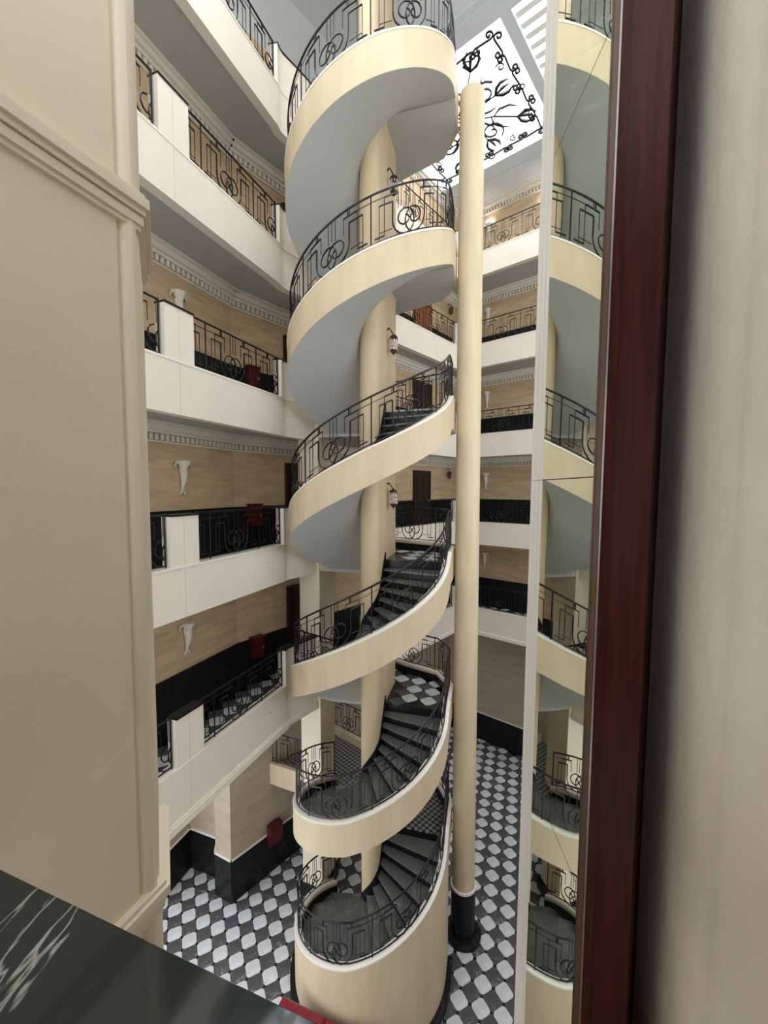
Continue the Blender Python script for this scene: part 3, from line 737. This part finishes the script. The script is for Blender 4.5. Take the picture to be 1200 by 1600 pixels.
def cabinet(L):
    a, b = WL[1], WL[2]; l = math.hypot(b[0] - a[0], b[1] - a[1]); d = ((b[0] - a[0]) / l, (b[1] - a[1]) / l)
    q = (a[0] + d[0] * .30, a[1] + d[1] * .30)
    t = thing('fire_hose_cabinet', 'dark red box on black dado, left ' + lab_lev[L], 'cabinet', (*q, LEV[L] + .62), math.atan2(d[1], d[0]), 'red boxes on the left gallery walls')
    MB().box(0, .28, -.18, -.03, 0, .46).build('body', 'cab', t)
    MB().box(.02, .26, -.195, -.18, .02, .40).build('door', 'cab', t)
    MB().box(-.02, .30, -.205, -.03, .46, .49).build('lid', 'cab', t)
    MB().box(.22, .24, -.215, -.195, .2, .26).build('handle', 'brass', t)
for L in 'BAD': cabinet(L)
t = thing('fire_hose_cabinet', 'dark red box on the ground floor wall below the mezzanine bridge', 'cabinet', (*pq(5.75, -8.7), G + .85), math.atan2(PX[1], PX[0]), 'red boxes on the left gallery walls')
MB().box(0, .36, -.20, -.03, 0, .50).build('body', 'cab', t); MB().box(.02, .34, -.215, -.20, .02, .44).build('door', 'cab', t)
# crystal sconces on the right face of the core
for L, zz, s in (('E', 6.0, 'crystal wall lantern on the stair core, highest of the three'), ('D', 2.93, 'crystal wall lantern on the stair core, middle of the three'), ('A', -.17, 'crystal wall lantern on the stair core, lowest of the three')):
    q = right(.62, RC); t = thing('crystal_sconce', s, 'wall lamp', (*q, zz), math.atan2(U[1], U[0]) , 'crystal lanterns on the stair core')
    # local x along wall, -y out of the wall
    MB().tube([(-.02, 0, .26), (-.05, -.05, .28), (-.05, -.09, .22), (0, -.13, .15)], [.02, .014, .012, .016], 6).build('bracket', 'bronze', t, 60)
    MB().lathe((0, -.13), [(0, .16), (.06, .14), (.085, .10), (.085, .08)], 10).build('cap', 'bronze', t, 50)
    for k in range(9):
        a = 2 * pi * k / 9
        for j, zj in enumerate((.04, -.04, -.12)):
            x, y = .075 * cos(a + j * .3), -.13 + .075 * sin(a + j * .3)
            MB().lathe((x, y), [(0, zj + .04), (.018, zj), (0, zj - .045)], 5).build('crystal', 'crystal', t)
    MB().lathe((0, -.13), [(.08, -.14), (.06, -.19), (.02, -.22), (0, -.26)], 8).build('finial', 'bronze', t, 50)
# lantern near the back corner
for L, s in (('E', 'small hanging iron lantern on the back wall two floors up, left of the round column'), ('A', 'small hanging iron lantern on the back wall at eye level, left of the round column')):
    q = pq(13.55, -8.3); t = thing('wall_lantern', s, 'wall lamp', (*q, LEV[L] + 1.95), math.atan2(PX[1], PX[0]), 'iron lanterns on the back wall')
    MB().tube([(0, 0, .22), (0, -.08, .26), (0, -.14, .2), (0, -.14, .12)], .012, 5).build('bracket', 'iron', t)
    MB().lathe((0, -.14), [(0, .14), (.09, .08), (.07, .06), (.06, -.10), (.02, -.14), (0, -.17)], 8).build('lantern_body', 'bronze', t)
# potted plant
q = pq(10.95, -8.0); t = thing('potted_plant', 'dark spiky plant in a black pot on the back gallery one floor up', 'plant', (*q, LEV['D']))
MB().lathe((0, 0), [(0, 0), (.15, 0), (.2, .42), (.21, .45), (.18, .45), (.17, .40), (0, .40)], 14).build('pot', 'pot', t, 40)
for k in range(22):
    a = 2.4 * k; r = .12 + .25 * random.random(); hh = .75 + .5 * random.random()
    MB().tube([(.03 * cos(a), .03 * sin(a), .38), (r * .5 * cos(a), r * .5 * sin(a), .38 + (hh - .38) * .7), (r * cos(a), r * sin(a), hh)], [.018, .03, .004], 4).build('leaf', 'leaf', t)
# red sofa at the foot of the stair
sd = (cos(th), -sin(th)); A = (-1.78, 6.88)
t = thing('red_sofa', 'dark red leather sofa at the foot of the round stair base', 'sofa', (*A, G), math.atan2(sd[1], sd[0]))
def soft(nm, x0, x1, y0, y1, z0, z1):
    mb = MB(); r = .05
    mb.sweep([[(x, y0 + k, z0), (x, y1 - k, z0), (x, y1 - i_, z0 + r), (x, y1 - i_, z1 - r), (x, y1 - r - k, z1 - k), (x, y0 + r + k, z1 - k), (x, y0 + i_, z1 - r), (x, y0 + i_, z0 + r)] for x, k, i_ in ((x0, .03, .02), (x0 + .04, 0, 0), (x1 - .04, 0, 0), (x1, .03, .02))])
    return mb.build(nm, 'red', t, 35)
soft('backrest', 0, .86, -.30, 0, .28, .86); soft('backrest', .87, 1.75, -.30, 0, .28, .86)
soft('seat', .12, .86, -.92, -.28, .22, .46); soft('seat', .87, 1.63, -.92, -.28, .22, .46)
soft('armrest', -.02, .14, -.95, -.02, .14, .64); soft('armrest', 1.61, 1.77, -.95, -.02, .14, .64)
for x in (.06, 1.69):
    for y in (-.88, -.08): MB().lathe((x, y), [(0, 0), (.02, 0), (.03, .24), (0, .24)], 8).build('leg', 'pot', t)
